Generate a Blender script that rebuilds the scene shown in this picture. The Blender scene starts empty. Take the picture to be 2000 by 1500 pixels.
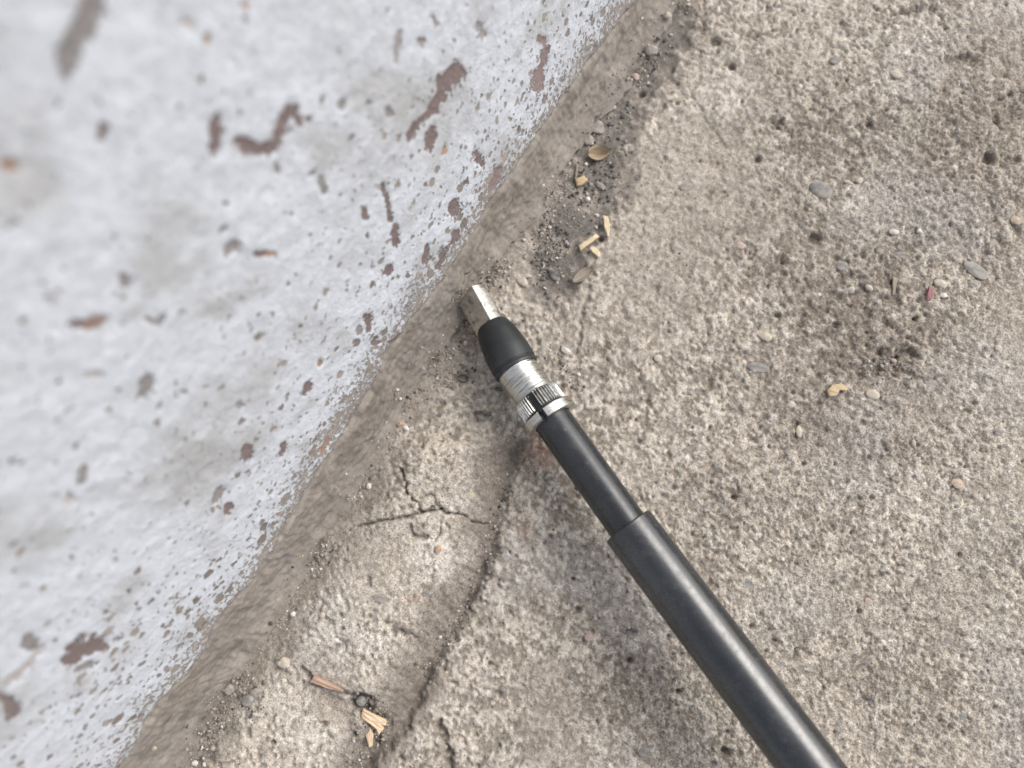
import bpy, bmesh, math
import numpy as np
from mathutils import Vector, Matrix

S = bpy.context.scene
COL = S.collection
rng = np.random.default_rng(11)

# ------------------------------------------------------------------ camera
# The photograph is 2000 x 1500; the places of things were measured on it and
# carried to the ground plane and the wall plane below.
F = 1504.0
NG = np.array([.05, .14, .989]); NG /= np.linalg.norm(NG)     # ground normal, pointing down, in lens axes
H = .3145                                                      # lens height above ground
def ray(px, py): return np.array([(px - 1000) / F, (py - 750) / F, 1.0])
def hit_g(px, py, h=0.0):
    r = ray(px, py); return r * ((H - h) / (r @ NG))
JT, JB = hit_g(1290, 0), hit_g(330, 1500)                      # foot of the wall
jdir = (JB - JT) / np.linalg.norm(JB - JT)
ZW = -NG
XW = np.cross(jdir, ZW); XW = XW if XW[0] > 0 else -XW
YW = np.cross(ZW, XW)
O = hit_g(810, 750)
Rw = np.stack([XW, YW, ZW])
def to_w(pc): return Rw @ (np.asarray(pc) - O)
CAMW = to_w([0, 0, 0])
# put the world origin exactly on the wall foot
off = to_w(JT)[0]; O = O + off * XW; CAMW = to_w([0, 0, 0])
def gw(px, py, h=0.0): return to_w(hit_g(px, py, h))           # photo point -> world point at height h
LEAN = math.tan(math.radians(14))                              # the wall leans back a little
def ww(px, py):                                                # photo point -> world point on the wall face x = -z*LEAN
    d = Rw @ ray(px, py)
    t = -(CAMW[0] + LEAN * CAMW[2]) / (d[0] + LEAN * d[2])
    return CAMW + t * d
def to_px(P):                                                  # world points (...,3) -> photo points
    c = P @ Rw + O
    z = np.where(c[..., 2] > .02, c[..., 2], np.nan)
    return np.nan_to_num(1000 + F * c[..., 0] / z, nan=1e6), np.nan_to_num(750 + F * c[..., 1] / z, nan=1e6)

cd = bpy.data.cameras.new("camera"); cam = bpy.data.objects.new("camera", cd); COL.objects.link(cam)
cd.sensor_fit = 'HORIZONTAL'; cd.sensor_width = 36; cd.lens = 36 * F / 2000
cd.clip_start = .005; cd.clip_end = 300
m = np.eye(4); m[:3, 0] = Rw @ [1, 0, 0]; m[:3, 1] = Rw @ [0, -1, 0]; m[:3, 2] = Rw @ [0, 0, -1]; m[:3, 3] = CAMW
cam.matrix_world = Matrix(m.tolist())
cd.dof.use_dof = True; cd.dof.focus_distance = .298
cd.dof.aperture_fstop = (cd.lens / 1000) / .0054
S.camera = cam

# ------------------------------------------------------------------ light
sdir = Rw @ np.array([.60, -.46, -.66]); sdir /= np.linalg.norm(sdir)      # towards the sun
el = math.asin(sdir[2]); az = math.atan2(sdir[0], sdir[1])
W = bpy.data.worlds.new("World"); S.world = W; W.use_nodes = True
nt = W.node_tree; bg = nt.nodes['Background']
sky = nt.nodes.new('ShaderNodeTexSky'); sky.sky_type = 'NISHITA'; sky.sun_disc = False
sky.sun_elevation = el; sky.sun_rotation = az; sky.air_density = 1.0; sky.dust_density = 4.0
hs = nt.nodes.new('ShaderNodeHueSaturation'); hs.inputs['Saturation'].default_value = .36
nt.links.new(sky.outputs[0], hs.inputs['Color']); nt.links.new(hs.outputs[0], bg.inputs[0])
bg.inputs[1].default_value = .15
sd = bpy.data.lights.new("sun", 'SUN'); sun = bpy.data.objects.new("sun", sd); COL.objects.link(sun)
sd.energy = .75; sd.angle = math.radians(36); sd.color = (1, .965, .92)
sun.rotation_euler = Vector(sdir.tolist()).to_track_quat('Z', 'Y').to_euler()
S.view_settings.view_transform = 'Standard'; S.view_settings.look = 'None'
S.view_settings.exposure = .60; S.view_settings.gamma = 1; S.view_settings.use_curve_mapping = False

# ------------------------------------------------------------------ helpers
def hsh(ix, iy, seed):
    h = (ix.astype(np.int64) * 374761393 + iy.astype(np.int64) * 668265263 + seed * 1442695041) & 0xffffffff
    h = ((h ^ (h >> 13)) * 1274126177) & 0xffffffff
    h = ((h ^ (h >> 16)) * 2246822519) & 0xffffffff
    return ((h ^ (h >> 15)) & 0xffffff) / float(0xffffff)
def perlin(x, y, seed=0):
    xi, yi = np.floor(x), np.floor(y); fx, fy = x - xi, y - yi
    u = fx * fx * fx * (fx * (fx * 6 - 15) + 10); v = fy * fy * fy * (fy * (fy * 6 - 15) + 10)
    def g(dx, dy):
        a = hsh(xi + dx, yi + dy, seed) * 2 * np.pi
        return np.cos(a) * (fx - dx) + np.sin(a) * (fy - dy)
    a = g(0, 0); b = g(1, 0); c = g(0, 1); d = g(1, 1)
    return 1.5 * ((a * (1 - u) + b * u) * (1 - v) + (c * (1 - u) + d * u) * v)
def fbm(x, y, lam, oct=3, seed=0, gain=.5):
    s = 0; a = 1; t = 0
    for i in range(oct):
        s = s + a * perlin(x / lam + 17.3 * i, y / lam - 9.1 * i, seed + i); t += a; a *= gain; lam /= 2.03
    return s / t
def worley(x, y, lam, seed=0):
    x = x / lam; y = y / lam; xi, yi = np.floor(x), np.floor(y)
    best = np.full(x.shape, 9.); cid = np.zeros(x.shape)
    for dx in (-1, 0, 1):
        for dy in (-1, 0, 1):
            cx, cy = xi + dx, yi + dy
            d = np.hypot(cx + hsh(cx, cy, seed) - x, cy + hsh(cx, cy, seed + 7) - y)
            k = d < best; best = np.where(k, d, best); cid = np.where(k, hsh(cx, cy, seed + 13), cid)
    return best * lam, cid
def ss(a, b, x):
    t = np.clip((x - a) / (b - a), 0, 1); return t * t * (3 - 2 * t)
def dpoly(px, py, pts):                                        # distance to a polyline and the side of it
    best = np.full(px.shape, 1e9); side = np.ones(px.shape); tt = np.zeros(px.shape); n = len(pts) - 1
    for i in range(n):
        (ax, ay), (bx, by) = pts[i], pts[i + 1]
        dx, dy = bx - ax, by - ay; L = dx * dx + dy * dy
        t = np.clip(((px - ax) * dx + (py - ay) * dy) / L, 0, 1)
        qx, qy = px - ax - t * dx, py - ay - t * dy
        d = np.hypot(qx, qy); k = d < best
        best = np.where(k, d, best); side = np.where(k, np.sign(dx * qy - dy * qx), side); tt = np.where(k, (i + t) / n, tt)
    return best, side, tt
def mixc(a, b, t): return a * (1 - t[..., None]) + np.asarray(b) * t[..., None]
def raw_mesh(name, V, faces, smooth=True):
    me = bpy.data.meshes.new(name); V = np.asarray(V, dtype=np.float32).reshape(-1, 3)
    faces = np.asarray(faces, dtype=np.int32); k = faces.shape[1]
    me.vertices.add(len(V)); me.vertices.foreach_set('co', V.ravel())
    me.loops.add(faces.size); me.loops.foreach_set('vertex_index', faces.ravel())
    me.polygons.add(len(faces)); me.polygons.foreach_set('loop_start', np.arange(0, faces.size, k, dtype=np.int32))
    me.update(calc_edges=True); me.validate()
    if not smooth: me.shade_flat()
    return me
def grid_faces(nr, nc, wrap=False):
    i, j = np.meshgrid(np.arange(nr - 1), np.arange(nc if wrap else nc - 1), indexing='ij')
    j2 = (j + 1) % nc
    return np.stack([i * nc + j, i * nc + j2, (i + 1) * nc + j2, (i + 1) * nc + j], -1).reshape(-1, 4)
def set_attr(me, name, A):
    A = np.asarray(A, dtype=np.float32)
    if A.ndim == 2:
        at = me.attributes.new(name, 'FLOAT_COLOR', 'POINT')
        at.data.foreach_set('color', np.concatenate([A, np.ones((len(A), 1), np.float32)], 1).ravel())
    else:
        at = me.attributes.new(name, 'FLOAT', 'POINT'); at.data.foreach_set('value', A)
def obj(name, me, mat=None, parent=None, loc=None):
    o = bpy.data.objects.new(name, me); COL.objects.link(o)
    if mat: me.materials.append(mat)
    if parent: o.parent = parent
    if loc is not None: o.location = loc
    return o
def tag(o, label=None, cat=None, group=None, kind=None):
    for k, v in (('label', label), ('category', cat), ('group', group), ('kind', kind)):
        if v: o[k] = v
    return o
def empty(name, loc):
    o = bpy.data.objects.new(name, None); COL.objects.link(o); o.location = loc; o.empty_display_size = .01; return o
class NT:                                                      # short hand for material nodes
    def __init__(s, name):
        s.m = bpy.data.materials.new(name); s.m.use_nodes = True; s.t = s.m.node_tree
        s.b = s.t.nodes['Principled BSDF']
        s.co = s.n('ShaderNodeTexCoord').outputs['Object']
    def n(s, ty, **kw):
        x = s.t.nodes.new(ty)
        for k, v in kw.items(): setattr(x, k, v)
        return x
    def l(s, a, b): s.t.links.new(a, b)
    def noise(s, scale, detail=3, rough=.55, vec=None, dist=0):
        x = s.n('ShaderNodeTexNoise'); x.inputs['Scale'].default_value = scale; x.inputs['Detail'].default_value = detail
        x.inputs['Roughness'].default_value = rough; x.inputs['Distortion'].default_value = dist
        s.l(vec or s.co, x.inputs['Vector']); return x.outputs[0]
    def voro(s, scale, vec=None, feature='F1'):
        x = s.n('ShaderNodeTexVoronoi', feature=feature); x.inputs['Scale'].default_value = scale
        s.l(vec or s.co, x.inputs['Vector']); return x
    def ramp(s, f, a, b, lo=0., hi=1.):
        x = s.n('ShaderNodeMapRange', interpolation_type='SMOOTHSTEP')
        for i, v in zip((1, 2, 3, 4), (a, b, lo, hi)): x.inputs[i].default_value = v
        s.l(f, x.inputs[0]); return x.outputs[0]
    def math(s, op, a, b=None):
        x = s.n('ShaderNodeMath', operation=op)
        for i, v in enumerate((a, b)):
            if v is None: continue
            if isinstance(v, (int, float)): x.inputs[i].default_value = v
            else: s.l(v, x.inputs[i])
        return x.outputs[0]
    def mix(s, f, a, b, mode='MIX'):
        x = s.n('ShaderNodeMix', data_type='RGBA', blend_type=mode)
        for i, v in ((0, f), (6, a), (7, b)):
            if isinstance(v, (int, float)): x.inputs[i].default_value = v
            elif isinstance(v, tuple): x.inputs[i].default_value = (*v, 1)
            else: s.l(v, x.inputs[i])
        return x.outputs[2]
    def attr(s, name):
        return s.n('ShaderNodeAttribute', attribute_name=name).outputs
    def bump(s, h, dist, strength=1.):
        x = s.n('ShaderNodeBump'); x.inputs['Distance'].default_value = dist; x.inputs['Strength'].default_value = strength
        s.l(h, x.inputs['Height']); s.l(x.outputs[0], s.b.inputs['Normal'])
    def out(s, color=None, rough=.8, spec=.3, metal=0.):
        if color is not None:
            if isinstance(color, tuple): s.b.inputs['Base Color'].default_value = (*color, 1)
            else: s.l(color, s.b.inputs['Base Color'])
        if isinstance(rough, float): s.b.inputs['Roughness'].default_value = rough
        else: s.l(rough, s.b.inputs['Roughness'])
        s.b.inputs['Specular IOR Level'].default_value = spec; s.b.inputs['Metallic'].default_value = metal
        return s.m

# ------------------------------------------------------------------ surface materials
t = NT('weathered_concrete')
c = t.attr('tint')[0]; silt = t.attr('silt')[2]
f1 = t.noise(1500, 4, .65); f2 = t.noise(520, 3, .6)
fz = t.math('ADD', .42, t.math('MULTIPLY', t.attr('fine')[2], .58))
c = t.mix(fz, c, t.mix(1., c, t.mix(t.ramp(f1, .28, .72), (.52, .51, .495), (1.38, 1.38, 1.38)), 'MULTIPLY'))
g = t.mix(t.ramp(f2, .3, .7), (.82, .80, .78), (1.16, 1.16, 1.17))
c = t.mix(1., c, g, 'MULTIPLY')
v = t.voro(620)
v3 = t.voro(780); q3 = t.n('ShaderNodeSeparateColor'); t.l(v3.outputs['Color'], q3.inputs[0])
c = t.mix(t.math('SUBTRACT', .9, t.math('MULTIPLY', silt, .5)), c, t.mix(1., c, t.mix(q3.outputs[2], (.78, .765, .745), (1.2, 1.2, 1.2)), 'MULTIPLY'))
spk = t.math('MULTIPLY', t.ramp(v.outputs['Distance'], .16, .30, 1, 0), t.ramp(t.n('ShaderNodeSeparateColor').outputs[0], .86, .9))
sc = [n for n in t.t.nodes if n.type == 'SEPARATE_COLOR'][0]; t.l(v.outputs['Color'], sc.inputs[0])
c = t.mix(t.math('MULTIPLY', spk, .75), c, (.72, .68, .62))
dk = t.math('MULTIPLY', t.ramp(v.outputs['Distance'], .14, .34, 1, 0), t.ramp(sc.outputs[1], .84, .88))
c = t.mix(t.math('MULTIPLY', dk, .7), c, (.10, .085, .075))
hb = t.math('ADD', t.math('MULTIPLY', f1, .5), t.math('MULTIPLY', f2, .8))
t.bump(t.math('ADD', hb, t.math('MULTIPLY', spk, .3)), .00055, .9)
M_GROUND = t.out(c, .92, .2)

t = NT('troweled_mortar')
sep = t.n('ShaderNodeMapping'); sep.inputs['Scale'].default_value = (1, .38, 1); t.l(t.co, sep.inputs[0])
s1 = t.noise(420, 5, .62, sep.outputs[0]); s2 = t.noise(900, 3, .6); s3 = t.noise(40, 3, .5)
s4 = t.noise(150, 5, .65)
c = t.mix(t.ramp(s1, .25, .78), (.205, .180, .155), (.285, .254, .220))
c = t.mix(1., c, t.mix(t.ramp(s4, .3, .7), (.72, .71, .70), (1.18, 1.18, 1.18)), 'MULTIPLY')
c = t.mix(t.ramp(s3, .35, .7), c, t.mix(.5, c, (.26, .235, .21)))
c = t.mix(t.ramp(s2, .62, .74, 0, .5), c, (.5, .46, .4))
c = t.mix(t.ramp(s2, .36, .27, 0, .6), c, (.12, .105, .09))
t.bump(t.math('ADD', t.math('MULTIPLY', s1, .3), t.math('MULTIPLY', s2, .45)), .0006, .8)
M_FILLET = t.out(c, .9, .2)

t = NT('chipped_white_paint')
chip = t.attr('chip')[2]; ccol = t.attr('chip_tint')[0]; dens = t.attr('pores')[2]; stain = t.attr('stain')[0]
n1 = t.noise(900, 4, .6); n2 = t.noise(260, 4, .6)
mp = t.n('ShaderNodeMapping'); mp.inputs['Scale'].default_value = (1, .75, .75); t.l(t.co, mp.inputs[0])
wob = t.n('ShaderNodeMix', data_type='VECTOR'); 
nz = t.n('ShaderNodeTexNoise'); nz.inputs['Scale'].default_value = 500; t.l(t.co, nz.inputs['Vector'])
va = t.n('ShaderNodeVectorMath', operation='SCALE'); va.inputs['Scale'].default_value = .0022; t.l(nz.outputs['Color'], va.inputs[0])
vb = t.n('ShaderNodeVectorMath', operation='ADD'); t.l(va.outputs[0], vb.inputs[0]); t.l(mp.outputs[0], vb.inputs[1])
def pores(scale, rmax):
    v = t.voro(scale, vb.outputs[0]); q = t.n('ShaderNodeSeparateColor'); t.l(v.outputs['Color'], q.inputs[0])
    r = t.math('MULTIPLY', t.math('MAXIMUM', t.math('ADD', t.math('SUBTRACT', q.outputs[0], 1.), dens), 0.), rmax)
    return t.math('MULTIPLY', t.ramp(t.math('SUBTRACT', v.outputs['Distance'], r), .0, .07, 1, 0), t.ramp(r, .0, .05)), q.outputs[1]
p1, q1 = pores(260, .50); p2, q2 = pores(560, .55)
n3 = t.noise(620, 5, .72); eg = t.attr('edge')[2]
fl = t.math('SUBTRACT', n3, t.math('SUBTRACT', .72, t.math('MULTIPLY', eg, .20)))
flm = t.ramp(fl, .0, .035)
white = t.mix(1., (.540, .564, .606), stain, 'MULTIPLY')
white = t.mix(1., white, t.mix(t.ramp(n2, .3, .7), (.90, .90, .895), (1.05, 1.05, 1.05)), 'MULTIPLY')
pc = t.mix(q1, (.17, .145, .13), (.33, .29, .26))
cm = t.ramp(t.math('ADD', chip, t.math('ADD', t.math('MULTIPLY', t.math('SUBTRACT', n3, .5), 2.8), t.math('MULTIPLY', t.math('SUBTRACT', n1, .5), .7))), .47, .55)
c = t.mix(t.math('MAXIMUM', p1, t.math('MULTIPLY', p2, .9)), white, pc)
c = t.mix(flm, c, t.mix(n1, (.19, .16, .14), (.37, .325, .28)))
c = t.mix(cm, c, t.mix(1., ccol, t.mix(n1, (.75, .75, .75), (1.3, 1.3, 1.3)), 'MULTIPLY'))
hh = t.math('SUBTRACT', t.math('ADD', t.math('MULTIPLY', n2, .35), t.math('MULTIPLY', n1, .6)), t.math('MULTIPLY', t.math('MAXIMUM', t.math('MAXIMUM', p1, p2), t.math('MAXIMUM', cm, flm)), .9))
t.bump(hh, .0008, .9)
M_WALL = t.out(c, .72, .3)

# ------------------------------------------------------------------ edges of the mortar band, read along the wall
paint_edge = [(1420, -270), (1330, -130), (1240, 0), (1165, 100), (1100, 190), (1025, 300), (960, 390), (915, 470), (868, 545), (800, 630), (748, 697), (735, 745), (690, 815),
              (640, 890), (590, 975), (555, 1035), (525, 1085), (490, 1135), (440, 1195), (412, 1232), (402, 1275), (365, 1318), (318, 1360), (280, 1420), (240, 1490), (120, 1680), (0, 1900)]
foot_edge = [(1500, -270), (1410, -130), (1325, 10), (1275, 110), (1212, 190), (1150, 265), (1105, 350), (1045, 440), (985, 510), (930, 560), (893, 655), (850, 715), (790, 790), (762, 860), (720, 930),
             (690, 985), (648, 1050), (590, 1140), (545, 1215), (490, 1290), (440, 1370), (405, 1440), (365, 1520), (250, 1700), (120, 1900)]
PE = np.array([ww(*p) for p in paint_edge]); FE = np.array([gw(*p) for p in foot_edge])
PE = PE[np.argsort(PE[:, 1])]; FE = FE[np.argsort(FE[:, 1])]
def paint_h(y): return np.interp(y, PE[:, 1], PE[:, 2])
def foot_x(y): return np.interp(y, FE[:, 1], FE[:, 0])

def axis_coords(lo, hi, step, far, grow=1.35):
    a = np.arange(lo, hi, step); up = [a[-1]]; dn = [a[0]]; d = step
    while up[-1] < far: d *= grow; up.append(up[-1] + d)
    d = step
    while dn[-1] > -far: d *= grow; dn.append(dn[-1] - d)
    return np.concatenate([np.array(dn[:0:-1]), a, np.array(up[1:])])

# ------------------------------------------------------------------ ground
cs = np.array([gw(*p) for p in ((1290, -60), (330, 1560), (2060, -60), (2060, 1560), (250, 1560))])
STEP = .00062
gx = axis_coords(.004, cs[:, 0].max() + .02, STEP, 60); gy = axis_coords(cs[:, 1].min() - .02, cs[:, 1].max() + .02, STEP, 60)
X, Y = np.meshgrid(gx, gy, indexing='ij')
PX, PY = to_px(np.stack([X, Y, np.zeros_like(X)], -1))
near = (PX > -400) & (PX < 2500) & (PY > -400) & (PY < 2000)

def blob(cx, cy, rx, ry=None, ang=0., wob=.25, seed=3):
    ry = ry or rx; a = math.radians(ang); dx, dy = PX - cx, PY - cy
    u = (dx * math.cos(a) + dy * math.sin(a)) / rx; v = (-dx * math.sin(a) + dy * math.cos(a)) / ry
    return np.hypot(u, v) + wob * NW * 1.0
NW = perlin(X / .006, Y / .006, 91) + .5 * perlin(X / .0027, Y / .0027, 92)
dfoot = X - foot_x(Y)                                            # metres out from the mortar band

# areas of fine washed-in silt: smoother and browner than the worn concrete
silt = ss(.013, .000, dfoot + .008 * perlin(X / .013, Y / .013, 5) + .003 * perlin(X / .005, Y / .005, 6))
channel = [(1300, 60), (1245, 150), (1185, 235), (1160, 320), (1150, 400), (1095, 470), (1075, 540)]
dch, _, _ = dpoly(PX, PY, channel)
chan = ss(78, 26, dch + 22 * NW)
chan = np.maximum(chan, ss(1.15, .6, blob(1170, 350, 70, 80)) * .95)
silt = np.maximum(silt, chan)
groove = [(1018, 860), (992, 930), (972, 1010), (952, 1085), (925, 1150), (880, 1235), (832, 1325), (790, 1395), (735, 1475), (690, 1560), (600, 1700)]
dg, sg, _ = dpoly(PX, PY, groove); sd_g = dg * np.where(sg > 0, 1, -1)       # > 0 on the wall side
gmask = ss(835, 885, PY)
wj = 9 * NW + 5 * perlin(X / .0016, Y / .0016, 93)
ramp_w = ss(96, 50, sd_g + wj) * ss(-14, 0, sd_g + wj) * gmask
silt = np.maximum(silt, ramp_w * .95)
silt = np.maximum(silt, ss(1.1, .7, blob(660, 1375, 62, 30, 35)) * .9)
silt = np.maximum(silt, ss(1.1, .7, blob(672, 1332, 60, 17, 20)) * .8)
silt = np.maximum(silt, ss(1.1, .5, blob(1130, 620, 34, 90, 12)) * .55)
silt = np.maximum(silt, ss(26, 8, dpoly(PX, PY, [(722, 1380), (745, 1420), (715, 1475), (670, 1540)])[0] + 5 * NW))
low = ss(52, 22, dpoly(PX, PY, [(835, 1330), (775, 1400), (735, 1470), (690, 1560)])[0] + 9 * NW); silt = np.maximum(silt, low)
silt = np.maximum(silt, .55 * ss(.15, .5, fbm(X, Y, .055, 3, 61)))
silt = np.maximum(silt, .5 * ss(1.2, .4, blob(1330, 420, 150, 330, 25, .4)))
silt = np.clip(silt, 0, 1)
rough = 1 - .8 * silt
fine = ss(1200, 1900, PX + .35 * PY - 120)                      # finer, sandier grain to the lower right

skin = .55 * fbm(X, Y, .0075, 3, 21) + .75 * fbm(X, Y, .0032, 3, 31) + .35 * perlin(X / .0013, Y / .0013, 41)
coarse = ss(1.4, .3, blob(1680, 560, 420, 330, 25, .3)) * (1 - fine)
skin = skin + coarse * (.6 * fbm(X, Y, .0105, 3, 23) + .2 * fbm(X, Y, .0045, 2, 24))
skin = skin * (1 - .35 * fine) + .3 * fine * perlin(X / .0011, Y / .0011, 43)
plate0 = ss(-4, 40, sd_g) * gmask * ss(-.002, .010, dfoot)
skin = skin * (1 - .75 * plate0) + plate0 * (.45 * perlin(X / .0019, Y / .0019, 45) + .35 * fbm(X, Y, .0065, 3, 46) + .14)
skin_m = ss(-.16, .15, skin + .12 * fbm(X, Y, .03, 2, 55))      # 1 = pale cement skin, 0 = worn off, sandy matrix
Hh = .0016 * fbm(X, Y, .09, 3, 1) + rough * (.00062 * skin_m + (.00042 + .0005 * coarse) * fbm(X, Y, .005, 3, 71) + .00030 * perlin(X / .0016, Y / .0016, 73))
pit = ss(.30, .55, fbm(X, Y, .009, 3, 81)) * rough * (1 - .5 * fine)
Hh -= .0016 * pit
wd, wid = worley(X, Y, .0042, 101)                               # small exposed grains of aggregate
agg = ss(.0017, .0010, wd) * (wid > .72) * rough
Hh += .0004 * agg
skin_n = perlin(X / .02, Y / .02, 33)

big = np.zeros(X.shape)                                         # large damp looking dirt stains
for (cx, cy, rx, ry, a, s) in ((1680, 640, 260, 160, 35, 1.), (1540, 500, 190, 140, 20, .7), (1880, 330, 170, 230, 20, .8), (1600, 810, 190, 110, 30, .8), (1240, 1330, 170, 80, 52, .5), (1420, 960, 120, 70, 30, .6),
                              (1620, 250, 220, 110, 15, .65), (1950, 130, 90, 90, 0, .6), (1150, 900, 80, 50, 40, .2), (1750, 1330, 160, 70, 20, .35), (1080, 1150, 70, 120, 20, .4), (1350, 560, 70, 90, 0, .3)):
    big = np.maximum(big, s * ss(1.35, .25, blob(cx, cy, rx, ry, a, .22) + .55 * fbm(X, Y, .022, 3, 17)))
big0 = np.clip(big, 0, 1)
smo = np.maximum(ss(.02, .38, fbm(X, Y, .05, 3, 63)), ss(1.25, .4, blob(1340, 330, 190, 330, 20, .35))) * (1 - big0)
skin_m = skin_m * (1 - .55 * smo) + .55 * smo * .86; Hh -= smo * rough * (.0004 * fbm(X, Y, .005, 3, 71) + .0003 * perlin(X / .0016, Y / .0016, 73))
light = np.array([.488, .446, .388]); dark = np.array([.258, .229, .193])
T = mixc(np.broadcast_to(dark, X.shape + (3,)), light, skin_m)
T *= (1 + .16 * fbm(X, Y, .030, 3, 11))[..., None]
T = mixc(T, np.array([.215, .185, .154]), big * (.50 + .42 * (1 - skin_m)))
cavity = ss(.02, .32, fbm(X, Y, .0052, 2, 19)) * big
T = mixc(T, np.array([.165, .140, .115]), cavity * .6); Hh -= .0009 * cavity
T = mixc(T, np.array([.40, .385, .37]), .35 * ss(.1, .6, perlin(X / .05, Y / .05, 15)))
gcol = np.stack([.20 + .35 * hsh(wid * 9999, wid * 777, k) for k in (1, 1, 1)], -1) * np.array([1.03, .98, .92])
T = T * (1 - .6 * agg[..., None]) + gcol * .6 * agg[..., None]
sc_ = np.array([.290, .256, .219])
T = mixc(T, sc_ * (1 + .10 * NW - .24 * ramp_w)[..., None], silt * .85)
T = mixc(T, np.array([.150, .139, .128]), chan * ss(-.55, .15, fbm(X, Y, .011, 3, 66)) * .85)
T = mixc(T, np.array([.225, .196, .167]), low * .6)
T = mixc(T, np.array([.215, .188, .161]), .75 * ss(74, 14, sd_g + 1.5 * wj) * ss(-16, 2, sd_g + wj) * gmask)
pd, pid = worley(X, Y, .0058, 141); pr = .00045 + .0006 * hsh(np.floor(pid * 1e5), np.floor(pid * 3e4), 3)
pk = ss(1.15, .55, pd / pr + .25 * NW) * (pid < .26) * (1 - .6 * silt); Hh -= .0011 * pk; T = mixc(T, np.array([.165, .142, .120]), pk * .5)
# pale and rusty stains
for (cx, cy, rx, ry, a, s) in ((860, 1090, 70, 60, 0, .7), (600, 1430, 80, 60, 0, .4), (745, 1245, 60, 35, 0, .55), (1790, 75, 80, 45, 20, .45), (1420, 190, 70, 60, 0, .5), (900, 980, 45, 35, 0, .4),
                              (850, 1060, 26, 20, 0, .6), (650, 1250, 70, 60, 0, .3), (590, 1350, 45, 40, 0, .35), (760, 880, 50, 50, 0, .25), (1180, 1480, 90, 60, 0, .3)):
    T = mixc(T, np.array([.62, .58, .53]), s * ss(1.2, .2, blob(cx, cy, rx, ry, a, .5)) * (.35 + .65 * skin_m))
for (cx, cy, rx, ry, s) in ((1052, 885, 34, 45, .6), (1030, 1030, 14, 20, .35), (810, 1165, 20, 12, .4), (1090, 770, 30, 20, .25)):
    T = mixc(T, np.array([.34, .215, .165]), s * ss(1.2, .3, blob(cx, cy, rx, ry, 0, .5)))
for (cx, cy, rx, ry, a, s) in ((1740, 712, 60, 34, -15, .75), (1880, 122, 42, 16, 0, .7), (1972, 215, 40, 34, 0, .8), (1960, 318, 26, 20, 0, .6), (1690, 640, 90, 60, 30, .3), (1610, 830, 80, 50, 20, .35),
                              (1210, 1290, 100, 60, 35, .35), (1640, 480, 60, 50, 0, .3), (1500, 540, 50, 60, 0, .25), (1560, 250, 80, 50, 10, .3), (900, 735, 24, 12, 0, .7), (902, 640, 44, 60, 20, .6), (895, 600, 26, 40, 20, .5), (1690, 1340, 60, 40, 30, .3)):  # dark soil beside the pole tip also paints its contact shadow into the tint
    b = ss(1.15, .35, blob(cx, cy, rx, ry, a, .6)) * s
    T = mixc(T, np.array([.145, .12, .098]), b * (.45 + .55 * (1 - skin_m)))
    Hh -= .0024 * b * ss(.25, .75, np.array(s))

# the broken edge piece along the wall: a low slab with a soft shoulder, its groove and cracks
plate = ss(-4, 66, sd_g + wj) * gmask * ss(-.002, .016, dfoot)
Hh += .0058 * plate
Hh -= .0026 * np.exp(-((sd_g + 4 + wj) / 12.) ** 2) * gmask * (.25 + .75 * ss(-.35, .4, fbm(X, Y, .02, 2, 77)))
Hh += .0016 * ss(-5, -22, sd_g + wj) * ss(-260, -60, sd_g) * gmask
T = mixc(T, np.array([.165, .143, .121]), (.05 + .5 * ss(-.35, .4, fbm(X, Y, .02, 2, 77))) * np.exp(-((sd_g + 3 + wj) / 13.) ** 2) * gmask)
wig = 3.5 * perlin(X / .0022, Y / .0022, 88) + 6 * perlin(X / .006, Y / .006, 89)
def crack(pts, w, depth, s=1.):
    global T, Hh
    d, _, tt = dpoly(PX, PY, pts); d = np.abs(d + 0) ; ww_ = w * (1.1 - .6 * np.abs(tt - .4))
    d2, _, _ = dpoly(PX + wig, PY - wig * .7, pts)
    k = np.exp(-(d2 / (ww_ * (.75 + .5 * ss(-.2, .5, NW)))) ** 2)
    Hh -= depth * k; T = mixc(T, np.array([.10, .085, .072]), np.clip(k * s, 0, 1))
crack([(783, 918), (795, 935), (802, 958), (820, 984), (826, 1002)], 2.1, .0024, .62)
crack([(700, 1028), (742, 1018), (775, 1012), (800, 1008), (822, 1002), (862, 994)], 2.1, .0024, .62)
crack([(862, 994), (885, 1002), (912, 1010), (950, 1024)], 2.1, .0024, .62)
crack([(862, 994), (856, 976), (842, 966), (826, 972)], 2.2, .0015, .6)
crack([(855, 1052), (862, 1040), (866, 1015)], 2.2, .0015, .5)
crack([(808, 1025), (815, 1042), (838, 1048)], 6, .0020, .6)
crack([(598, 1298), (616, 1322), (660, 1338), (702, 1352)], 4.5, .0022, .6)
crack([(862, 1405), (872, 1440), (884, 1500), (892, 1550)], 5, .0026, .7)
crack([(1352, 190), (1385, 240), (1410, 275), (1425, 290)], 4, .0006, .2)
crack([(1150, 560), (1136, 620), (1130, 690)], 5, .0012, .3)
crack([(735, 1232), (790, 1230), (820, 1240)], 4, .0015, .35)
crack([(1740, 30), (1790, 22), (1830, 18)], 4, .0012, .4)
crack([(700, 1240), (640, 1270), (610, 1300)], 3, .001, .2)
hole = ss(1.1, .5, blob(712, 1366, 32, 22, 15)); Hh -= .0042 * hole; T = mixc(T, np.array([.11, .10, .09]), hole * .8)
sl = ss(24, 6, dpoly(PX, PY, [(722, 1385), (742, 1420), (715, 1475), (670, 1540)])[0] + 5 * NW); Hh -= .0030 * sl; T = mixc(T, np.array([.19, .168, .146]), sl * .7)
wedge = ss(1.1, .5, blob(668, 1374, 56, 26, 38)); Hh -= .0022 * wedge
Hh -= .0020 * chan
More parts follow.
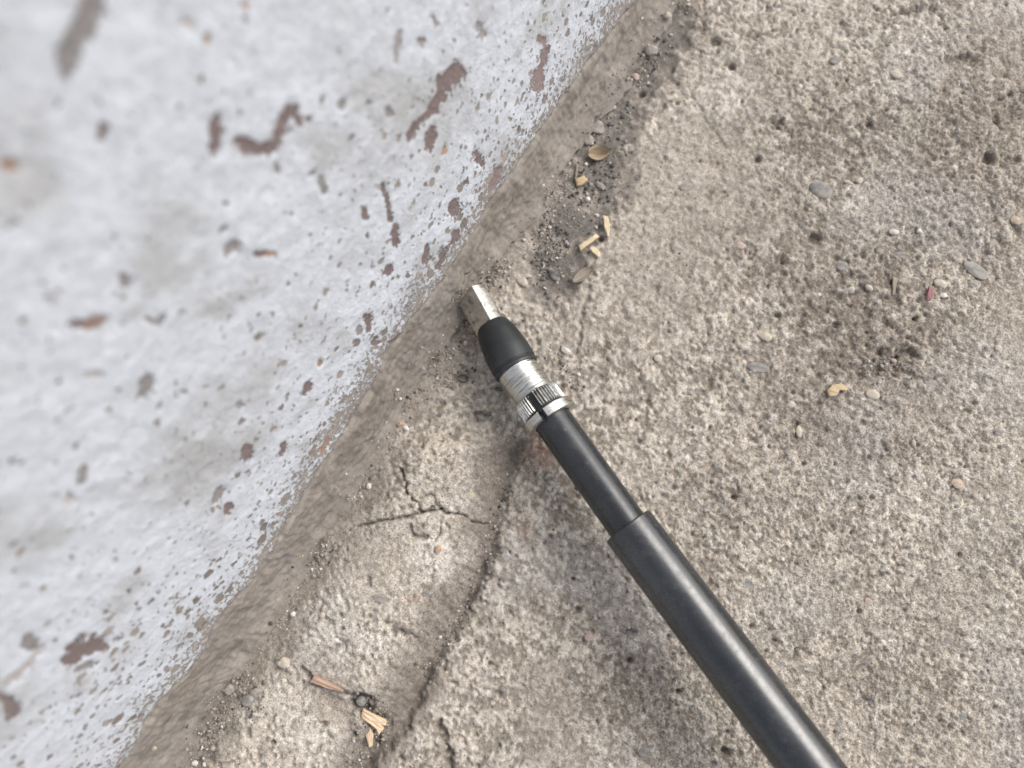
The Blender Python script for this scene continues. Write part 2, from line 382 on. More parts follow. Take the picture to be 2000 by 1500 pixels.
for (cx, cy, r) in ((1480, 310, 9), (1175, 465, 8), (1230, 1290, 8), (1418, 1470, 14), (1325, 1350, 7), (1520, 615, 8), (1633, 633, 10), (1786, 622, 8), (1432, 972, 7), (1590, 465, 16), (1255, 180, 8),
                    (1400, 80, 12), (1430, 130, 10), (1700, 245, 9), (1930, 310, 15), (1120, 1130, 6), (545, 1440, 7), (812, 1295, 6), (800, 1420, 8), (640, 1405, 9), (700, 1425, 9), (1130, 1190, 9)):
    b = ss(1.1, .4, blob(cx, cy, r, r * .8, 0, .3)); Hh -= .0022 * b; T = mixc(T, np.array([.12, .10, .085]), b * .8)
hf = hsh(np.floor(X / .004), np.floor(Y / .004), 5)
Hh = np.where(near, Hh, Hh * .6)
Hh -= ss(.0, -.012, dfoot) * .002
V = np.stack([X, Y, Hh], -1)
me = raw_mesh('ground', V, grid_faces(*X.shape)[:, ::-1])
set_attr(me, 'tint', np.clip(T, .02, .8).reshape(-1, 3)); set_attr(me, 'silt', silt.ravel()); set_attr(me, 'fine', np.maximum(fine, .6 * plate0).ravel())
ground = tag(obj('ground', me, M_GROUND), 'weathered grey brown concrete ground, pitted and cracked beside the wall', kind='structure')
def gh(x, y):                                                   # height of the ground at a place
    i = int(np.clip(np.searchsorted(gx, x) - 1, 0, len(gx) - 2)); j = int(np.clip(np.searchsorted(gy, y) - 1, 0, len(gy) - 2))
    a = (x - gx[i]) / (gx[i + 1] - gx[i]); b = (y - gy[j]) / (gy[j + 1] - gy[j])
    return float((Hh[i, j] * (1 - a) + Hh[i + 1, j] * a) * (1 - b) + (Hh[i, j + 1] * (1 - a) + Hh[i + 1, j + 1] * a) * b)
def ghv(x, y):
    i = np.clip(np.searchsorted(gx, x) - 1, 0, len(gx) - 2); j = np.clip(np.searchsorted(gy, y) - 1, 0, len(gy) - 2)
    return Hh[i, j]

# ------------------------------------------------------------------ wall
wc = np.array([ww(*p) for p in ((-60, -60), (-60, 1560), (1300, -60), (240, 1560), (-60, 700))])
wy = axis_coords(wc[:, 1].min() - .02, wc[:, 1].max() + .02, .00085, 3.0)
wz = np.concatenate([[-.08, -.03], np.arange(.0, max(.2, wc[:, 2].max() + .02), .00085)]); d = .00085; z = wz[-1]
ext = []
while z < 1.1: d *= 1.3; z += d; ext.append(z)
wz = np.concatenate([wz, ext])
Z, Yw = np.meshgrid(wz, wy, indexing='ij')
WP = np.stack([-Z * LEAN, Yw, Z], -1)
PX, PY = to_px(WP)
q = np.isfinite(PX)
U, Vv = Yw, Z
NW = perlin(U / .006, Vv / .006, 191) + .6 * perlin(U / .0026, Vv / .0026, 192)
ph = paint_h(U); dz = Z - ph
disp = .0006 * fbm(U, Vv, .02, 3, 201) + .00036 * fbm(U, Vv, .0065, 3, 211) + .0002 * perlin(U / .0018, Vv / .0018, 213)
chip = np.zeros_like(U); brown = np.array([.178, .136, .129]); orange = np.array([.36, .225, .15]); grey = np.array([.25, .23, .225])
CT = np.broadcast_to(brown, U.shape + (3,)).copy()
chips = [([(192, -10), (165, 45), (125, 125)], 24, grey * .85), ([(424, 235), (412, 288)], 13, brown), ([(468, 272), (505, 290), (540, 276), (562, 235), (578, 222)], 11, brown), ([(578, 222), (585, 240)], 8, brown),
         ([(900, 135), (870, 170), (845, 212)], 14, brown), ([(845, 212), (820, 240), (795, 270)], 8, brown), ([(845, 258), (838, 288)], 11, brown), ([(206, 250), (205, 262)], 11, brown), ([(22, 318), (30, 318)], 14, orange * .8),
         ([(140, 630), (170, 634)], 11, brown), ([(170, 636), (202, 632)], 12, brown * .6 + orange * .4), ([(446, 494), (462, 480)], 9, grey), ([(505, 492), (520, 497)], 7, brown), ([(520, 497), (532, 500)], 7, orange * .9),
         ([(750, 362), (758, 395)], 5, brown), ([(758, 398), (762, 430)], 5, brown), ([(772, 445), (775, 475)], 8, brown), ([(716, 416), (712, 424)], 8, brown), ([(895, 398), (892, 412)], 9, brown), ([(890, 455), (885, 470)], 9, brown),
         ([(836, 490), (828, 505)], 9, brown), ([(866, 492), (855, 520)], 8, brown), ([(718, 618), (722, 640)], 10, brown), ([(736, 662), (734, 672)], 7, brown), ([(764, 525), (762, 535)], 6, brown), ([(244, 546), (244, 552)], 9, grey),
         ([(285, 745), (283, 765)], 11, grey * .9), ([(290, 620), (302, 635), (322, 618)], 5, grey), ([(630, 350), (632, 375)], 6, grey), ([(546, 322), (548, 338)], 6, grey), ([(612, 340), (618, 338)], 5, grey),
         ([(140, 1282), (165, 1272), (192, 1258)], 17, brown * .9 + .01), ([(160, 1308), (182, 1298)], 7, grey), ([(58, 1245), (64, 1262)], 14, grey * .9), ([(5, 1370), (22, 1392)], 15, brown + .02), ([(20, 1335), (55, 1298), (85, 1262)], 5, grey * 1.6),
         ([(486, 872), (482, 888)], 10, brown), ([(556, 865), (552, 882)], 8, brown), ([(602, 748), (596, 772)], 7, brown), ([(432, 962), (426, 980)], 9, grey), ([(446, 988), (443, 998)], 7, brown), ([(162, 918), (160, 934)], 9, grey),
         ([(305, 825), (302, 830)], 6, grey), ([(470, 790), (470, 796)], 7, grey * 1.2), ([(130, 985), (140, 975)], 7, grey * 1.8), ([(760, 215), (760, 222)], 7, grey), ([(668, 200), (668, 208)], 7, grey), ([(780, 60), (775, 120)], 5, grey * 1.3),
         ([(935, 50), (942, 70)], 8, grey * 1.2), ([(845, 30), (852, 45)], 6, grey), ([(820, 78), (824, 84)], 6, grey), ([(1060, 130), (1050, 170)], 10, brown * 1.3), ([(1062, 80), (1060, 120)], 7, brown * 1.3), ([(930, 300), (936, 320)], 7, brown), ([(972, 330), (960, 370)], 8, brown * 1.3),
         ([(870, 290), (868, 296)], 5, orange), ([(628, 705), (625, 712)], 5, orange * .8), ([(440, 445), (436, 450)], 6, grey), ([(355, 52), (362, 52)], 12, grey * 2.2), ([(404, 70), (404, 78)], 8, orange * .6 + .12), ([(480, 8), (484, 12)], 9, orange * .7 + .1),
         ([(810, 630), (830, 600)], 6, brown), ([(845, 590), (840, 600)], 6, brown), ([(780, 655), (770, 672)], 7, brown), ([(640, 862), (632, 880)], 7, orange * .5 + brown * .6), ([(180, 735), (190, 738)], 8, grey * 2), ([(92, 585), (95, 588)], 9, grey * 1.8), ([(700, 640), (702, 650)], 5, grey)]
NA = fbm(U, Vv, .011, 3, 195, .6); NB = fbm(U, Vv, .011, 3, 198, .6); NC = perlin(U / .0021, Vv / .0021, 199)
for pts, w, colr in chips:
    d, _, _ = dpoly(PX, PY, pts)
    d, _, _ = dpoly(PX + w * 1.6 * NA, PY + w * 1.6 * NB, pts); k = ss(2.0, .1, d / (w * .9) + .42 * NW + .25 * NC)
    CT = mixc(CT, colr, (k > .1).astype(float) * (k >= chip)); chip = np.maximum(chip, k)
# flaked zone just above the mortar
edge = ss(.006, -.001, dz) * ss(.15, .55, fbm(U, Vv, .012, 4, 221, .6) + .5 * ss(.006, -.001, dz))
edge_c = np.where((fbm(U, Vv, .03, 2, 231) > .0)[..., None], brown * 1.25 + .01, np.array([.27, .24, .215]))
CT = np.where((edge > chip)[..., None], edge_c, CT); chip = np.maximum(chip, edge * .68)
spk = ss(.50, .62, fbm(U, Vv, .006, 3, 241)) * ss(-.3, .3, fbm(U, Vv, .05, 2, 251)); chip = np.maximum(chip, spk * .8)
pores_d = .30 + .20 * ss(-.1, .5, fbm(U, Vv, .045, 3, 261)) + .30 * ss(.10, .02, dz) + .35 * ss(.03, .0, dz)
stain = np.ones(U.shape + (3,))
s1 = ss(.0, .5, fbm(U, Vv * .8, .05, 4, 271)); s2 = ss(.1, .5, fbm(U, Vv, .025, 4, 281))
stain = mixc(stain, np.array([.64, .605, .555]), s1 * .85); stain = mixc(stain, np.array([.72, .685, .64]), s2 * .75)
stain = mixc(stain, np.array([.74, .69, .62]), .55 * ss(.018, 0, dz) * ss(-.2, .4, fbm(U, Vv, .02, 3, 291)))
disp -= .0005 * ss(.3, .6, chip) + .0025 * ss(.001, -.006, dz)
WP[..., 0] += disp
front = WP.reshape(-1, 3); nr, nc = U.shape
top = WP[-1].copy(); back_t = top.copy(); back_t[:, 0] -= .22; back_b = back_t.copy(); back_b[:, 2] = -.08; back_b[:, 0] = -.22
allv = np.concatenate([front, back_t, back_b]); fcs = grid_faces(nr + 2, nc)
me = raw_mesh('painted_wall', allv, fcs[:, ::-1])
pad = lambda A: np.concatenate([A.reshape((-1,) + A.shape[2:]), np.repeat(A[-1:], 2, 0).reshape((-1,) + A.shape[2:])])
set_attr(me, 'chip', pad(chip)); set_attr(me, 'pores', pad(pores_d)); set_attr(me, 'edge', pad(ss(.032, .0, dz) + .35 * ss(-.3, .4, fbm(U, Vv, .03, 3, 293)) * ss(.10, .0, dz))); set_attr(me, 'chip_tint', pad(CT)); set_attr(me, 'stain', pad(stain))
wall = tag(obj('painted_wall', me, M_WALL), 'rough white painted wall with chipped brown spots rising beside the ground', 'wall')

# mortar fillet between the wall and the ground, part of the wall
fy = axis_coords(gw(1330, -60)[1] if gw(1330, -60)[1] < gw(300, 1560)[1] else gw(300, 1560)[1], max(gw(1330, -60)[1], gw(300, 1560)[1]), .0006, 3.0)
tt = np.linspace(-.06, 1.06, 84)
TT, FY = np.meshgrid(tt, fy, indexing='ij')
hp = paint_h(FY) - .0012 + .0018 * fbm(FY, 0 * FY + 1.1, .013, 4, 301, .6) + .0008 * perlin(FY / .0024, 0 * FY + .7, 302)
fx = foot_x(FY) + .0034 * fbm(FY, 0 * FY + 3.3, .016, 4, 303, .6) + .0008 * perlin(FY / .004, 0 * FY + .3, 305)
sag = np.sin(np.pi * np.clip(TT, 0, 1))
FX = -hp * LEAN * (1 - TT) + fx * TT - sag * .20 * fx
FZ = hp * (1 - TT) + .0004 * TT - sag * .26 * hp
wid_ = np.hypot(hp, fx)
bumpf = .00032 * fbm(FY * .16, TT * wid_, .004, 4, 311) + .0007 * fbm(FY, TT * wid_, .007, 3, 313) + .00035 * perlin(FY / .0022, TT * wid_ / .0022, 314) + .0015 * fbm(FY, TT * wid_, .028, 3, 315)
bumpf += .0008 * ss(.3, .6, fbm(FY, TT * wid_, .012, 3, 317))
nx, nz = hp / wid_, fx / wid_
taper = ss(-.06, .05, TT) * ss(1.06, .93, TT)
FX += nx * bumpf - nx * .0022 * (1 - taper) ; FZ += nz * bumpf - nz * .0022 * (1 - taper)
me = raw_mesh('mortar_fillet', np.stack([FX, FY, FZ], -1), grid_faces(*TT.shape)[:, ::-1])
fil = obj('mortar_fillet', me, M_FILLET, wall); fil['label'] = 'grey brown mortar fillet sloping from the paint edge to the ground'
def top_h(x, y):                                                # ground or mortar, whichever is higher
    g_ = gh(x, y); fxx = float(foot_x(y)); hp_ = float(paint_h(y))
    if x < fxx: g_ = max(g_, hp_ * (1 - (x + hp_ * LEAN) / (fxx + hp_ * LEAN)) * .66)
    return g_

# ------------------------------------------------------------------ pole
def axp(px, py, iz): return to_w(ray(px, py) / iz)
iz = lambda y: 3.559 + .000793 * (y - 1100)
A_end = axp(1810, 1800, iz(1800)); A0 = axp(1226, 1027, iz(1027)); B0 = axp(1009, 722, iz(722) + .018); C0 = axp(923, 568, iz(568) + .034)
def plane_pt(px, py, Pa, Pb):                                   # place along a segment that shows at this photo point
    best = None
    for s in np.linspace(-.3, 1.3, 3201):
        P = Pa + (Pb - Pa) * s; u, v_ = to_px(P[None])
        e = (u[0] - px) ** 2 + (v_[0] - py) ** 2
        if best is None or e < best[0]: best = (e, s)
    return best[1] * np.linalg.norm(Pb - Pa)
class Axis:
    def __init__(s, Pa, Pb):
        s.o = Pa; s.L = np.linalg.norm(Pb - Pa); s.a = (Pb - Pa) / s.L
        e = CAMW - Pa; e = e - (e @ s.a) * s.a; s.e1 = e / np.linalg.norm(e); s.e2 = np.cross(s.a, s.e1)
        r = Rw @ np.array([1, -.7, 0])
        if s.e2 @ r < 0: s.e2 = -s.e2                             # e2 points to the right of the pole in the photo
    def lathe(s, prof, n=64, a0=0., a1=360.):
        full = abs(a1 - a0) >= 359.9
        an = np.radians(np.linspace(a0, a1, n, endpoint=not full))
        P = np.array(prof)
        rr = P[:, 1][:, None]; d = np.cos(an)[None, :, None] * s.e1 + np.sin(an)[None, :, None] * s.e2
        return s.o + P[:, 0][:, None, None] * s.a + rr[..., None] * d, full
axA = Axis(A0, A_end); axB = Axis(B0, A0); axC = Axis(C0, B0)
base = C0 - np.array([0, 0, .0])
pole = empty('telescopic_pole', (float(C0[0]), float(C0[1]), gh(C0[0], C0[1])))
tag(pole, 'black telescopic pole with a silver collar, its silver tip resting at the wall foot', 'pole')
PL = np.array(pole.location)
def lathe_obj(name, ax, prof, mat, n=64, a0=0, a1=360, parent=pole, smooth=True, rmod=None, furrow=None):
    Vv_, full = ax.lathe(prof, n, a0, a1)
    if rmod is not None: Vv_ = rmod(Vv_)
    me = raw_mesh(name, Vv_ - PL, grid_faces(len(prof), Vv_.shape[1], full), True)
    bm = bmesh.new(); bm.from_mesh(me); bmesh.ops.recalc_face_normals(bm, faces=bm.faces); 
    for e in bm.edges:
        if len(e.link_faces) == 2 and e.calc_face_angle(0) > math.radians(38): e.smooth = False
    bm.to_mesh(me); bm.free()
    if furrow is not None: set_attr(me, 'furrow', np.repeat(furrow[None], len(prof), 0).ravel())
    o = obj(name, me, mat); o.parent = parent
    return o
def black(name, base, rough, wear, scale, spec=1.):
    t = NT(name); n = t.noise(scale, 4, .65); n2 = t.noise(55, 3, .5)
    n3 = t.noise(2400, 2, .5)
    c = t.mix(t.ramp(n2, .4, .75, 0, .8), base, tuple(min(1, b * 1.5 + .008) for b in base))
    c = t.mix(t.ramp(n, .62, .74, 0, wear), c, (.20, .19, .18))
    n4 = t.noise(130, 5, .7); c = t.mix(t.ramp(n4, .5, .75, 0, .07), c, (.22, .20, .175))
    r = t.math('ADD', t.math('ADD', t.math('MULTIPLY', t.math('SUBTRACT', n, .5), .5), t.math('MULTIPLY', t.math('SUBTRACT', n4, .45), .3)), rough)
    t.bump(t.math('ADD', n3, t.math('MULTIPLY', n, .6)), .00005, .5)
    return t.out(c, r, spec)
M_SLEEVE = black('satin_black_plastic', (.014, .016, .019), .23, .2, 500, .8)
M_TUBE = black('scuffed_black_plastic', (.014, .016, .019), .27, .45, 420, .6)
M_BOOT = black('black_rubber', (.016, .018, .020), .46, .12, 600, .45)
t = NT('turned_steel')
AX = axB.a
dotn = t.n('ShaderNodeVectorMath', operation='DOT_PRODUCT'); dotn.inputs[1].default_value = tuple(AX.tolist()); t.l(t.co, dotn.inputs[0])
cx_ = t.n('ShaderNodeCombineXYZ'); t.l(dotn.outputs['Value'], cx_.inputs[0])
sm = t.n('ShaderNodeVectorMath', operation='SCALE'); sm.inputs['Scale'].default_value = .045; t.l(t.co, sm.inputs[0])
ad = t.n('ShaderNodeVectorMath', operation='ADD'); t.l(cx_.outputs[0], ad.inputs[0]); t.l(sm.outputs[0], ad.inputs[1])
ring = t.noise(2300, 4, .7, ad.outputs[0]); blot = t.noise(230, 4, .6)
c = t.mix(t.ramp(ring, .34, .5), (.16, .155, .14), (.66, .655, .63))
c = t.mix(t.ramp(blot, .6, .8, 0, .6), c, (.28, .26, .22))
t.bump(ring, .00028, .9)
M_STEEL = t.out(c, .30, .5, 1.)
t = NT('knurled_steel')
k1 = t.noise(700, 3, .7); c = t.mix(t.ramp(k1, .35, .6), (.42, .41, .385), (.74, .735, .71)); gv = t.attr('furrow')[2]; c = t.mix(t.ramp(gv, .45, .85), c, (.13, .12, .105)); t.bump(k1, .00005, .4)
M_KNURL = t.out(c, .33, .5, 1.)
t = NT('brushed_steel')
k1 = t.noise(700, 4, .7); c = t.mix(t.ramp(k1, .3, .7), (.58, .57, .54), (.78, .775, .75)); c = t.mix(t.ramp(t.noise(260, 3), .52, .68, 0, .7), c, (.24, .205, .175)); t.bump(k1, .00012, .5)
M_TIP = t.out(c, .24, .5, 1.)

Rs, Rt = .0100, .00755
lathe_obj('sleeve', axA, [(.0030, Rt - .0002), (-.0001, Rt + .0001), (-.00005, Rs - .0004), (.0004, Rs), (axA.L, Rs), (axA.L + .06, Rs), (axA.L + .06, .001)], M_SLEEVE, 96)
s_fl = plane_pt(1080, 820, B0, A0); s_k0 = plane_pt(1046, 772, B0, A0); s_k1 = plane_pt(1066, 800, B0, A0)
lathe_obj('inner_tube', axB, [(s_k0 - .004, .002), (s_k0 - .004, Rt), (s_fl, Rt), (axB.L + .012, Rt), (axB.L + .012, .002)], M_TUBE, 96)
# collar: turned shaft with fine rings
prof = [(-.004, .004), (-.004, .0081), (0, .0081)]
for s in np.linspace(.0002, s_k0 - .0006, 60): prof.append((s, .0082 + .00004 * math.sin(s * 9000) + .00005 * rng.normal()))
prof += [(s_k0 - .0004, .0084), (s_k0 - .0001, .0082), (s_k0, .0076)]
lathe_obj('collar', axB, prof, M_STEEL, 96)
# knurled ring, split by a key slot
SL = -9; SW = 7.4
def knurl(P):
    n = P.shape[1]; an = np.linspace(SL + SW, SL + 360 - SW, n)
    ctr = (axB.o + ((P - axB.o) @ axB.a)[..., None] * axB.a); rad = P - ctr
    tooth = 1 + .085 * (np.abs(((an / 360 * 46) % 1) - .5) * 2 - .5)
    outer = np.linalg.norm(rad, axis=-1, keepdims=True) > .0084
    return ctr + rad * np.where(outer, tooth[None, :, None] + rng.normal(0, .0012, P.shape[:2])[..., None], 1.)
kk = s_k1 - s_k0
lathe_obj('knurled_ring', axB, [(s_k0, .0077), (s_k0 + .0001, .0086), (s_k0 + .0005, .0090), (s_k0 + kk * .35, .0091), (s_k0 + kk * .7, .0091), (s_k1 - .0004, .0091), (s_k1, .0086), (s_k1, .0077), (s_k0, .0077)], M_KNURL, 46 * 8, SL + SW, SL + 360 - SW, rmod=knurl, furrow=1 - np.abs(((np.linspace(SL + SW, SL + 360 - SW, 46 * 8) / 360 * 46) % 1) - .5) * 2)
f0 = s_k1 + .0010
lathe_obj('flange_ring', axB, [(f0, .0077), (f0, .0103), (f0 + .0003, .0107), (s_fl - .0002, .0109), (s_fl, .0106), (s_fl, .0078), (f0, .0077)], M_STEEL, 120, SL + SW * .85, SL + 360 - SW * .85)
lathe_obj('groove_seat', axB, [(s_k0 + .001, .0074), (s_k0 + .001, .0078), (f0 + .001, .0078), (f0 + .001, .0074)], M_BOOT, 96)
# rubber boot: shoulder, taper, bead at the collar end
s_b0 = plane_pt(960, 634, C0, B0); LB = axC.L
prof = [(s_b0 + .001, .0055), (s_b0, .0056), (s_b0 + .0002, .0062), (s_b0 + .0012, .0069), (s_b0 + .003, .0074)]
for f in np.linspace(.25, 1, 10): prof.append((s_b0 + (LB - .0022 - s_b0) * f, .0074 + (.0093 - .0074) * min(1, (f - .1) / .6) ** .8))
prof += [(LB - .0021, .0090), (LB - .0017, .00885), (LB - .0013, .0092), (LB - .0004, .0093), (LB + .0002, .0090), (LB + .0003, .0078)]
lathe_obj('rubber_boot', axC, prof, M_BOOT, 72)
# square steel tip with softened corners and a chamfered end
def tip_ring(s_, in_, rc):
    hb, ha = .0035 - in_, .0061 - in_                            # half sizes of the narrow and the wide face
    th = math.radians(43); d1 = np.array([-math.sin(th), math.cos(th)]); d2 = np.array([-math.cos(th), -math.sin(th)])   # in (e1, e2)
    ctr = np.array([.0060, .0006]) + d1 * .0035 + d2 * .0061
    pts = []
    for k in range(4):
        cx, cy = [(1, 1), (-1, 1), (-1, -1), (1, -1)][k]
        for j in range(6):
            b = math.radians(90 * k + 90 * j / 5)
            pts.append(ctr + d1 * ((hb - rc) * cx + rc * math.cos(b)) + d2 * ((ha - rc) * cy + rc * math.sin(b)))
    return [axC.o + s_ * axC.a + p[0] * axC.e1 + p[1] * axC.e2 for p in pts]
rings = [tip_ring(a, h_, r_) for a, h_, r_ in ((0.0, .0033, .0001), (0.0, .0006, .0008), (.0001, .0003, .0008), (.0004, .0000, .0008), (.0014, 0, .0007), (.006, 0, .0006), (s_b0 + .0004, 0, .0006), (s_b0 + .0004, .003, .0003))]
me = raw_mesh('steel_tip', np.array(rings) - PL, grid_faces(len(rings), len(rings[0]), True))
bm = bmesh.new(); bm.from_mesh(me); bmesh.ops.recalc_face_normals(bm, faces=bm.faces)
for e in bm.edges:
    if len(e.link_faces) == 2 and e.calc_face_angle(0) > math.radians(24): e.smooth = False
bm.to_mesh(me); bm.free()
obj('steel_tip', me, M_TIP).parent = pole
print('tip axis height mm', C0[2] * 1000, 'boot', (B0[2]) * 1000, 'sleeve start', A0[2] * 1000, 'end', A_end[2] * 1000, 'cam', CAMW, 'verts', len(V.reshape(-1, 3)), front.shape, FX.size)

# ------------------------------------------------------------------ pebbles and stones
_mats = {}
def stone_mat(name, col, rough=.75, mott=.35, scale=900):
    if name in _mats: return _mats[name]
    t = NT(name); n = t.noise(scale, 4, .6); n2 = t.noise(scale * .3, 2, .5)
    lo = tuple(x * (1 - mott) for x in col); hi = tuple(min(.9, x * (1 + mott)) for x in col)
    c = t.mix(t.ramp(n, .3, .7), lo, hi); c = t.mix(t.ramp(n2, .34, .66, 0, .7), c, (.36, .325, .28))
    t.bump(n, .0002, .6); _mats[name] = t.out(c, rough, .35); return _mats[name]
def px_frame(px, py, ang, h=0.):
    p = gw(px, py, h); a = math.radians(ang); q_ = gw(px + 20 * math.cos(a), py + 20 * math.sin(a), h)
    d_ = q_ - p; sc = np.linalg.norm(d_) / 20; d_ /= np.linalg.norm(d_)
    return p, d_, np.cross([0, 0, 1], d_), sc
def pebble(name, px, py, rx, ry, ang, mat, flat=.6, sink=.25, seed=0, label=None, cat='pebble', group=None, embed=False, sub=3, lump=.22, angular=0.):
    x0, y0, _ = gw(px, py); hh = top_h(x0, y0); p, u, v_, sc = px_frame(px, py, ang, hh)
    a, b = rx * sc, ry * sc; c_ = flat * min(a, b)
    bm = bmesh.new(); bmesh.ops.create_icosphere(bm, subdivisions=sub, radius=1)
    co = np.array([w.co[:] for w in bm.verts]); r_ = np.random.default_rng(seed + int(px))
    k = 1 + lump * sum(np.sin(co @ r_.normal(0, f, 3) + r_.uniform(0, 6)) * w for f, w in ((1.6, .5), (3.2, .3), (6, .16)))
    co *= k[:, None]
    for _ in range(int(angular)):
        nrm = r_.normal(0, 1, 3); nrm /= np.linalg.norm(nrm); d_ = r_.uniform(.62, .85); e = co @ nrm - d_
        co -= np.maximum(e, 0)[:, None] * nrm
    W_ = co[:, :1] * a * u + co[:, 1:2] * b * v_ + co[:, 2:3] * c_ * np.array([0, 0, 1.])
    for w, q_ in zip(bm.verts, W_): w.co = q_
    me = bpy.data.meshes.new(name); bm.to_mesh(me); bm.free()
    if angular:
        me.set_sharp_from_angle(angle=math.radians(28))
    base_ = np.array([p[0], p[1], hh + c_ * (1 - 2 * sink) ])
    o = obj(name, me, mat, None, base_.tolist())
    if embed: o.parent = ground
    else: tag(o, label, cat, group)
    return o
GREY = stone_mat('slate_grey_stone', (.185, .178, .17), .7, .15); DK = stone_mat('dark_stone', (.065, .062, .06), .7, .3); BEI = stone_mat('beige_stone', (.46, .40, .33), .8, .2)
WHI = stone_mat('white_quartz', (.62, .58, .54), .5, .15); YEL = stone_mat('yellow_stone', (.46, .40, .30), .75, .2); ORA = stone_mat('orange_stone', (.38, .22, .14), .7, .25)
PNK = stone_mat('pink_stone', (.42, .31, .27), .7, .2); PAL = stone_mat('pale_mortar_stone', (.42, .385, .35), .85, .12); OLV = stone_mat('grey_green_stone', (.235, .232, .215), .75, .15); TAN = stone_mat('tan_stone', (.43, .335, .25), .7, .25); RED = stone_mat('red_stone', (.26, .13, .12), .7, .3); BRG = stone_mat('brown_grey_stone', (.25, .225, .20), .8, .2)
# stones set in the concrete: pieces of the ground
for a in [(1603, 370, 24, 20, 20, GREY, .34), (745, 1168, 17, 9, 5, BRG, .2), (1905, 528, 26, 12, 32, OLV, .2), (1765, 500, 18, 9, 10, GREY, .2), (1480, 718, 20, 9, 12, GREY, .2), (1645, 520, 12, 10, 0, GREY, .25),
          (1462, 1140, 14, 12, 0, GREY, .2), (1697, 1175, 9, 8, 0, PNK, .3), (1566, 1227, 7, 6, 0, GREY, .3), (1232, 1232, 11, 7, 0, DK, .3), (1258, 1468, 12, 11, 0, GREY, .3), (1395, 1490, 6, 6, 0, DK, .3), (1700, 1368, 8, 8, 0, DK, .3),
          (1940, 381, 8, 6, 0, DK, .4), (1985, 432, 12, 9, 20, TAN, .4), (1870, 945, 14, 10, 20, TAN, .25), (1705, 770, 14, 10, 20, BEI, .3), (1820, 750, 16, 9, 0, OLV, .2), (1950, 845, 8, 7, 0, GREY, .3), (832, 1160, 8, 6, 0, GREY, .3),
          (846, 990, 5, 4.5, 0, DK, .4), (918, 968, 10, 7, -30, YEL, .2), (722, 1105, 12, 7, 0, BRG, .2), (1150, 1245, 9, 7, 0, PNK, .3), (1120, 1325, 10, 6, 30, GREY, .3), (1490, 1390, 7, 7, 0, GREY, .3), (1560, 1120, 9, 6, 30, BEI, .3),
          (1780, 1090, 9, 7, 0, GREY, .3), (1620, 1090, 8, 6, 30, BEI, .3), (1690, 1250, 7, 5, 0, BEI, .3), (1850, 1250, 8, 7, 10, GREY, .3), (1920, 1100, 7, 6, 0, BEI, .3), (1340, 880, 8, 6, 0, GREY, .3), (1285, 700, 8, 7, 0, BEI, .3),
          (1445, 480, 9, 8, 0, PNK, .3), (1340, 365, 12, 8, 0, BRG, .3), (1630, 118, 10, 8, 0, GREY, .3), (1750, 145, 12, 8, 20, BEI, .3), (1545, 790, 9, 7, 0, BEI, .3), (1950, 680, 7, 6, 0, BEI, .3), (1880, 1400, 8, 7, 0, GREY, .3)]:
    px, py, rx, ry, an, mt, fl = a
    pebble('stone', px, py, rx, ry, an, mt, fl, .36, int(px * 3 + py), embed=True, sub=2 if rx < 12 else 3, lump=.16, angular=3 if rx > 15 else 0)

